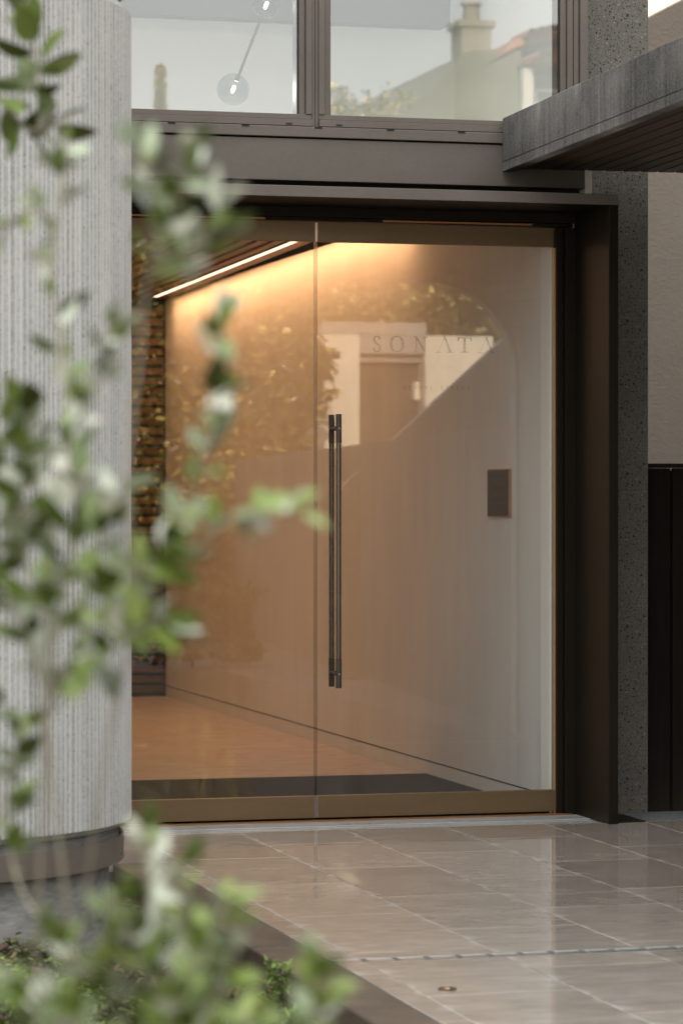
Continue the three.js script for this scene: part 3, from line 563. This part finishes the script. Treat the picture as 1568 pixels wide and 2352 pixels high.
shrub('shrub', 'dense dark leaved out of focus shrub at the left edge, half way up the column', 37, [
  { pts: [[40, 3050, 4.5], [80, 2300, 4.45], [112, 1620, 4.3], [120, 1560, 4.3]], n: 3, size: 0.05, from: 0.8, rad: 0.004 },
  { pts: [[115, 1600, 4.3], [60, 1260, 4.4], [55, 1100, 4.4], [75, 940, 4.4]], n: 20, size: 0.054, from: 0.15, paleShare: 0.2, kinds: dk },
  { pts: [[120, 1560, 4.3], [150, 1330, 4.2], [175, 1180, 4.2], [150, 990, 4.2]], n: 20, size: 0.052, from: 0.15, paleShare: 0.22, kinds: dk },
  { pts: [[115, 1620, 4.3], [200, 1440, 4.1], [300, 1330, 4], [390, 1275, 4]], n: 17, size: 0.05, from: 0.2, paleShare: 0.35 },
  { pts: [[115, 1640, 4.3], [220, 1530, 4.1], [310, 1450, 4], [400, 1415, 4]], n: 16, size: 0.052, from: 0.2, paleShare: 0.25 },
  { pts: [[110, 1600, 4.3], [10, 1330, 4.4], [-20, 1150, 4.4], [20, 960, 4.4]], n: 16, size: 0.054, from: 0.15, paleShare: 0.2, kinds: dk },
  { pts: [[160, 1300, 4.2], [230, 1240, 4.1], [265, 1140, 4.1]], n: 9, size: 0.048, kinds: dk },
  { pts: [[100, 1700, 4.4], [70, 1480, 4.3], [90, 1380, 4.3], [130, 1330, 4.3]], n: 10, size: 0.05, paleShare: 0.3 },
], 1.75, 0.86, 0.9);
shrub('shrub', 'low out of focus leafy shrub at the bottom left before the planter kerb', 47, [
  { pts: [[330, 2950, 4.4], [335, 2450, 4.4], [345, 2220, 4.4], [340, 2040, 4.4], [330, 1900, 4.4]], n: 15, size: 0.052, rad: 0.005, from: 0.45, paleShare: 0.45 },
  { pts: [[335, 2450, 4.4], [390, 2250, 4.3], [425, 2120, 4.3], [410, 1990, 4.3]], n: 14, size: 0.052, from: 0.25, paleShare: 0.5 },
  { pts: [[335, 2450, 4.4], [430, 2260, 4.2], [480, 2160, 4.2], [525, 2060, 4.2]], n: 14, size: 0.05, from: 0.25, paleShare: 0.4 },
  { pts: [[335, 2480, 4.4], [450, 2350, 4.2], [510, 2260, 4.2], [550, 2160, 4.2]], n: 14, size: 0.05, from: 0.25, paleShare: 0.35 },
  { pts: [[335, 2480, 4.4], [270, 2300, 4.3], [190, 2220, 4.3], [110, 2150, 4.3]], n: 14, size: 0.05, from: 0.25, paleShare: 0.35 },
  { pts: [[335, 2500, 4.4], [250, 2200, 4.4], [250, 2120, 4.4], [265, 2050, 4.4]], n: 12, size: 0.05, from: 0.25, paleShare: 0.3 },
  { pts: [[335, 2520, 4.4], [200, 2360, 4.2], [110, 2300, 4.2], [20, 2270, 4.2]], n: 16, size: 0.054, from: 0.2, paleShare: 0.25, kinds: dk },
  { pts: [[335, 2540, 4.4], [380, 2330, 4.3], [330, 2230, 4.3], [300, 2150, 4.3]], n: 18, size: 0.054, from: 0.15, paleShare: 0.18, kinds: dk },
  { pts: [[335, 2560, 4.4], [430, 2420, 4.1], [520, 2380, 4.1], [590, 2330, 4.1]], n: 12, size: 0.054, from: 0.2, paleShare: 0.3 },
  { pts: [[335, 2600, 4.4], [250, 2440, 4.1], [160, 2400, 4.1], [60, 2360, 4.1]], n: 15, size: 0.056, from: 0.2, paleShare: 0.25, kinds: dk },
  { pts: [[335, 2600, 4.4], [350, 2420, 4.1], [400, 2330, 4.1], [430, 2260, 4.1]], n: 15, size: 0.056, from: 0.2, paleShare: 0.2, kinds: dk },
  { pts: [[335, 2700, 4.4], [560, 2520, 4.1], [690, 2400, 4.1], [735, 2290, 4.1], [745, 2200, 4.1]], n: 14, size: 0.052, from: 0.45, paleShare: 0.45, kinds: [0, 1, 3, 4] },
], 1.55, 0.68, 0.62, 0.76);

// ground cover and bark on the soil
function scatter(name, geo, mat, n, seed, where, label, category, tints) {
  const m = new THREE.InstancedMesh(geo, mat, n), r = rng(seed), M4 = new THREE.Matrix4(), q = new THREE.Quaternion(), e = new THREE.Euler();
  for (let i = 0; i < n; i++) {
    const [p, s, a] = where(r); e.set(a[0], a[1], a[2]); q.setFromEuler(e); M4.compose(p, q, s); m.setMatrixAt(i, M4);
    const t = tints[Math.floor(r() * tints.length)], k = 0.7 + 0.6 * r(); m.setColorAt(i, col(t[0] * k, t[1] * k, t[2] * k));
  }
  m.name = numbered(name); m.userData = { kind: 'stuff', label }; scene.add(m); return m;
}
const chip = new THREE.BoxGeometry(1, 0.18, 0.35), blade = leafGeo(0.2, 0.3, 0.3, [1, 1, 1], [0.8, 0.8, 0.8]);
M.chip = std({ color: 0xffffff, roughness: 0.95 }); M.cover = std({ vertexColors: true, roughness: 0.6 });
scatter('bark_mulch', chip, M.chip, 9000, 3, (r) => { const x = -4.6 + 3.4 * r(), z = 2.0 + 6.5 * r(), s = 0.02 + 0.04 * r() * r(); return [V(x, soilY(x, z) + 0.008 + 0.02 * r(), z), V(s, s, s), [(r() - 0.5) * 1.2, r() * 6.3, (r() - 0.5) * 1.2]]; }, 'brown bark chips covering the planter soil', 'mulch', [[0.10, 0.058, 0.032], [0.055, 0.034, 0.022], [0.16, 0.10, 0.06], [0.035, 0.024, 0.016]]);
scatter('ground_cover', blade, M.cover, 52000, 8, (r) => {
  let x, z, d; do { x = -4.8 + 3.6 * r(); z = 2.6 + 6.2 * r(); d = fbm(NB, (x + 30) / 40, (z + 30) / 40, 50, 50, 3) + 0.26 * smoothstep(-x - (z - 4) * 0.10, 1.35, 2.0) - 0.12; } while (d < 0.43 || Math.hypot(x + 2.3, z - 3.28) < 0.76);
  const s = 0.012 + 0.026 * r(); return [V(x, soilY(x, z) + 0.06 * r() * (d - 0.4) * 4, z), V(s, s, s), [-0.9 + 1.2 * r(), r() * 6.3, (r() - 0.5) * 1.2]];
}, 'low green creeping ground cover beside the stone plinth', 'ground cover', [[0.10, 0.145, 0.025], [0.16, 0.205, 0.04], [0.06, 0.085, 0.018], [0.13, 0.14, 0.04]]);
function weed(x, z, n, h, label, seed) {
  const o = thing('weed', label, 'weed', [x, soilY(x, z), z], 0, 'weeds growing along the kerb'), r = rng(seed), gs = [];
  for (let i = 0; i < n; i++) { const g = leafGeo(0.15, 0.3, 0.35, [0.12, 0.17, 0.03], [0.14, 0.2, 0.05]), s = h * (0.12 + 0.2 * r()); g.scale(s, s, s); g.rotateX(-0.4 - r()); g.rotateY(r() * 6.28); g.translate((r() - 0.5) * h * 0.4, h * r() * 0.8, (r() - 0.5) * h * 0.5); gs.push(g); }
  part('foliage', mergeGeometries(gs), M.cover, o);
  part('stem', [0, 1, 2].map((i) => { const g = cyl(0.002, 0.003, h * 0.8, 6); g.rotateZ((i - 1) * 0.3); g.translate(0, h * 0.35, 0); return g; }), M.stem, o);
}
weed(-1.27, 4.45, 120, 0.17, 'bright green weed against the kerb below the slot drain', 1);
weed(-1.34, 4.95, 80, 0.13, 'small green weed among the bark chips by the kerb', 2);
weed(-1.62, 5.3, 90, 0.15, 'straggly green weed in the bark nearer the viewer', 3);

// ------------------------------------------------------------------ across the street, mirrored in the glass
const far = leafGeo(0.3, 0.3, 0.2, [1, 1, 1], [0.9, 0.9, 0.8]);
M.farLeaf = std({ vertexColors: true, roughness: 0.25 });
function foliage(parent, n, seed, sample, size, tints) {
  const m = new THREE.InstancedMesh(far, M.farLeaf, n), r = rng(seed), M4 = new THREE.Matrix4(), q = new THREE.Quaternion();
  for (let i = 0; i < n; i++) {
    const p = sample(r), s = size * (0.6 + 0.8 * r()); q.setFromEuler(new THREE.Euler(r() * 6.3, r() * 6.3, r() * 6.3)); M4.compose(p, q, V(s, s, s)); m.setMatrixAt(i, M4);
    const t = tints[Math.floor(r() * tints.length)], k = 0.6 + 0.8 * r(); m.setColorAt(i, col(t[0] * k, t[1] * k, t[2] * k));
  }
  m.name = 'crown'; m.userData.kind = 'stuff'; parent.add(m); return m;
}
const greensAndGlints = [[0.065, 0.072, 0.018], [0.10, 0.10, 0.026], [0.04, 0.044, 0.012], [0.08, 0.085, 0.02], [0.17, 0.15, 0.035], [0.20, 0.17, 0.045], [0.05, 0.055, 0.016], [0.50, 0.41, 0.13]];  // golden tints paint the sunlit glitter into the leaf colour
function hedge(name, label, cat, x0, x1, y0, y1, z0, z1, n, seed, size = 0.085) {
  const h = thing(name, label, cat, [(x0 + x1) / 2, 0, (z0 + z1) / 2]), a = (x1 - x0) / 2, c = (z1 - z0) / 2;
  foliage(h, n, seed, (r) => {
    const f = r(), y = y0 + (y1 - y0) * r(), bump = 0.55 * (NB((y + 9) / 20, 0.3, 60, 60) - 0.5) + 0.3 * (NB((y + 9) / 20, 0.6, 180, 60) - 0.5);
    let x = (r() * 2 - 1) * (a + bump * 0.6), z = (r() * 2 - 1) * c;
    if (f < 0.6) z = -c + 0.25 * (r() + NS((x + 30) / 60, y / 30, 120, 60) - 0.5) * 1.5;             // more leaves on the street side
    else if (f < 0.75) x = (r() < 0.5 ? -1 : 1) * (a + bump * 0.6 - 0.2 * r());
    else if (f < 0.85) return V(x, y1 - 0.15 * r() + 0.2 * (NB((x + 30) / 60, 0.5, 90, 60) - 0.5), z);
    return V(x, y, z);
  }, size, greensAndGlints);
  const t = []; for (let i = 0; i < Math.max(2, Math.round(a * 1.5)); i++) { const g = cyl(0.05, 0.08, Math.max(0.4, y1 * 0.7), 7); g.translate(-a * 0.8 + 1.6 * a * i / Math.max(1, Math.round(a * 1.5) - 1), y1 * 0.33, 0.1); t.push(g); }
  part('trunk', t, M.bark, h);
  return h;
}
hedge('tall_hedge', 'tall sunlit clipped hedge mirrored in the doors beside the cream garage', 'hedge', 2.0, 6.42, 0, 4.32, 24.2, 25.6, 24000, 61, 0.10);
hedge('roof_hedge', 'low band of foliage mirrored above the garage lintel', 'hedge', 6.9, 8.9, 3.8, 4.25, 26.6, 27.2, 3200, 62);
hedge('street_hedge', 'dark knee high hedge across the entrance mirrored low in the doors', 'hedge', -5.5, 3.5, -0.1, 0.62, 15.1, 15.7, 14000, 63, 0.06);
function tree(name, label, x, z, y0, y1, rad, n, seed, size, tall = 1) {
  const t = thing(name, label, 'tree', [x, -0.15, z]), r0 = rng(seed), blobs = [];
  for (let i = 0; i < 40; i++) { const u = tall > 1 ? (i + r0()) / 40 : r0(), a = r0() * 6.3, y = lerp(y0, y1, u), w = rad * (tall > 1 ? (1 - u) * 0.85 + 0.13 : Math.sin(Math.PI * (0.12 + 0.8 * u))); blobs.push([Math.cos(a) * w * 0.75 * r0(), y, Math.sin(a) * w * 0.75 * r0(), w * (0.35 + 0.3 * r0())]); }
  foliage(t, n, seed + 1, (r) => { const b = blobs[Math.floor(r() * blobs.length)], v = V(r() - 0.5, r() - 0.5, r() - 0.5).normalize().multiplyScalar(b[3] * Math.cbrt(0.3 + 0.7 * r())); v.y *= tall > 1 ? 1.8 : 0.9; return v.add(V(b[0], b[1], b[2])); }, size, greensAndGlints);
  const g = cyl(rad * 0.03 + 0.02, rad * 0.07 + 0.05, y1 * 0.85, 8); g.translate(0, y1 * 0.42, 0);
  const limbs = blobs.slice(0, 7).map((b) => { const d = V(b[0], b[1] - y0, b[2]), l = d.length() + 0.01, c = cyl(0.02, 0.05, l, 6); c.translate(0, l / 2, 0); c.applyQuaternion(new THREE.Quaternion().setFromUnitVectors(V(0, 1, 0), d.normalize())); c.translate(0, y0, 0); return c; });
  part('trunk', [g, ...limbs], M.bark, t);
}
tree('broadleaf_tree', 'dense dark tree behind the tall hedge', 3.6, 28.5, 2.6, 6.6, 2.2, 9000, 71, 0.14);
tree('broadleaf_tree', 'dense tree right of the hedge behind the garage', 7.6, 30.0, 2.5, 6.3, 2.3, 9000, 73, 0.14);
tree('broadleaf_tree', 'dense tree at the right behind the garage roof', 10.4, 30.5, 2.5, 6.0, 2.3, 9000, 79, 0.14);
{
  const t = thing('cypress_tree', 'slim pointed cypress mirrored in the left upper window', 'tree', [6.25, -0.15, 34]);
  foliage(t, 9000, 78, (r) => { const u = r(), a = r() * 6.3, w = (0.36 * (1 - u) + 0.03) * Math.sqrt(0.35 + 0.65 * r()) * (0.85 + 0.3 * NB(a / 6.3, u, 12, 60)); return V(Math.cos(a) * w, 1.0 + 7.45 * u, Math.sin(a) * w); }, 0.07, greensAndGlints);
  const g = cyl(0.04, 0.12, 7, 8); g.translate(0, 3.5, 0); part('trunk', g, M.bark, t);
  const o = thing('willow_tree', 'loose feathery tree mirrored left of the chimney', 'tree', [9.35, -0.15, 33.5]), rr = rng(81), wisps = [], limbs = [];
  for (let i = 0; i < 70; i++) { const a = rr() * 6.3, l = 1.0 + 0.95 * rr(), out = 0.25 + 0.75 * rr(); wisps.push([Math.cos(a) * out, l, Math.sin(a) * out]); }
  foliage(o, 7000, 82, (r) => { const w = wisps[Math.floor(r() * wisps.length)], u = Math.sqrt(r()); return V(w[0] * u + 0.12 * (r() - 0.5), 6.45 + w[1] * u - 0.25 * u * u * Math.hypot(w[0], w[2]) + 0.12 * (r() - 0.5), w[2] * u + 0.12 * (r() - 0.5)); }, 0.06, greensAndGlints);
  for (const w of wisps.slice(0, 16)) { const d = V(w[0], w[1] * 0.8, w[2]), l = d.length(), c = cyl(0.012, 0.03, l, 5); c.translate(0, l / 2, 0); c.applyQuaternion(new THREE.Quaternion().setFromUnitVectors(V(0, 1, 0), d.normalize())); c.translate(0, 6.4, 0); limbs.push(c); }
  const tr = cyl(0.07, 0.16, 6.5, 9); tr.translate(0, 3.25, 0); part('trunk', [tr, ...limbs], M.bark, o);
}
{
  const h = thing('garage', 'cream stucco garage with a dark door mirrored in the right glass door', 'garage', [0, 0, 26]);
  part('wall', [box(4.0, 7.348, -0.2, 3.66, 0, 0.5, 0.02), box(8.247, 9.22, -0.2, 3.67, 0, 0.5, 0.02)], M.stuccoCream, h);
  part('garage_door', box(7.35, 8.245, -0.2, 3.31, 0.30, 0.36), M.garage, h);
  part('lintel', [box(7.35, 8.245, 3.42, 3.66, 0.06, 0.5), box(7.35, 8.245, 3.312, 3.418, 0.18, 0.5)], M.stuccoGrey, h);
  part('parapet', box(4.0, 8.28, 3.663, 3.84, 0.05, 0.55), M.stuccoGrey, h);
  part('roof', box(4.0, 9.2, 3.5, 3.655, 0.51, 4), M.stuccoGrey, h);
  part('letter_box', box(8.14, 8.23, 2.80, 3.05, 0.16, 0.29, 0.01), M.stuccoCream, h);
}
{
  const SL = (x) => lerp(2.032, 2.786, (x - 4.136) / 0.849), sh = new THREE.Shape();
  sh.moveTo(3.6, -0.2); sh.lineTo(3.6, SL(3.6)); sh.lineTo(5.9, SL(5.9)); sh.lineTo(9, SL(5.9)); sh.lineTo(9, -0.2); sh.closePath();
  const g = new THREE.ExtrudeGeometry(sh, { depth: 0.12, bevelEnabled: false }); g.translate(0, 0, 13.0);
  single('stair_wall', boxUV(g), M.stuccoGrey, 'grey plaster wall with a slanting top mirrored across the cream garage', 'wall');
}
{
  const h = thing('tiled_house', 'house with orange tiled roof and tall chimney mirrored in the upper window', 'house', [0, 0, 34]);
  part('wall', [box(10.2, 18, -0.2, 7.5, 0.3, 9), box(11.9, 18, 7.5, 8.45, 0.5, 9)], M.houseWall, h);
  const gab = (pts, z0, d) => { const s = new THREE.Shape(pts.map(([a, b]) => new THREE.Vector2(a, b))); const g = new THREE.ExtrudeGeometry(s, { depth: d, bevelEnabled: false }); g.translate(0, 0, z0); return boxUV(g); };
  const roof = part('roof', [gab([[9.9, 7.42], [11.4, 8.75], [12.2, 8.75], [12.2, 7.5], [10.0, 7.5]], -0.1, 9)], M.roofGrey, h);
  const up = part('roof', [gab([[11.7, 8.60], [12.05, 8.92], [13.2, 9.22], [18.5, 9.22], [18.5, 9.1], [13.2, 9.1], [12.1, 8.80]], -0.2, 6), gab([[12.1, 8.50], [13.1, 8.76], [18.5, 8.76], [18.5, 8.6], [13.1, 8.6]], -0.5, 1.0)], M.roofTile, h);
  const tg = cyl(0.09, 0.09, 0.9, 8, true); tg.rotateX(Math.PI / 2); for (let i = 0; i < 16; i++) { const m = part('roof_tile', tg, M.roofTile, up); m.position.set(12.25 + i * 0.16, 8.98 + Math.min(1, i / 6) * 0.22, -0.1); }
  for (let i = 0; i < 16; i++) { const m = part('roof_tile', tg, M.roofTile, up); m.position.set(12.3 + i * 0.16, 8.58 + Math.min(1, i / 5) * 0.18, -0.5); }
  const ch = part('chimney', [box(11.50, 12.02, 7.6, 9.28, 0.9, 1.5, 0.01), box(11.44, 12.08, 9.28, 9.39, 0.85, 1.55, 0.01)], M.chimney, h);
  { const p = cyl(0.13, 0.15, 0.30, 14); p.translate(11.76, 9.54, 1.2); part('chimney_pot', p, M.chimney, ch); const q = cyl(0.18, 0.18, 0.05, 14); q.translate(11.76, 9.71, 1.2); part('pot_cap', q, M.stuccoGrey, ch); }
  part('porch_post', box(12.15, 12.33, 6.5, 8.45, -0.35, -0.2), M.stuccoGrey, h);
  for (const x of [12.55, 13.4]) { const w = part('window', box(x, x + 0.55, 7.0, 8.2, 0.25, 0.32), M.white, h); part('glazing', box(x + 0.05, x + 0.5, 7.05, 8.15, 0.22, 0.251), M.garage, w); }
}

scene.traverse((o) => { if (o.isMesh) { o.castShadow = true; o.receiveShadow = true; } });
renderer.render(scene, camera);
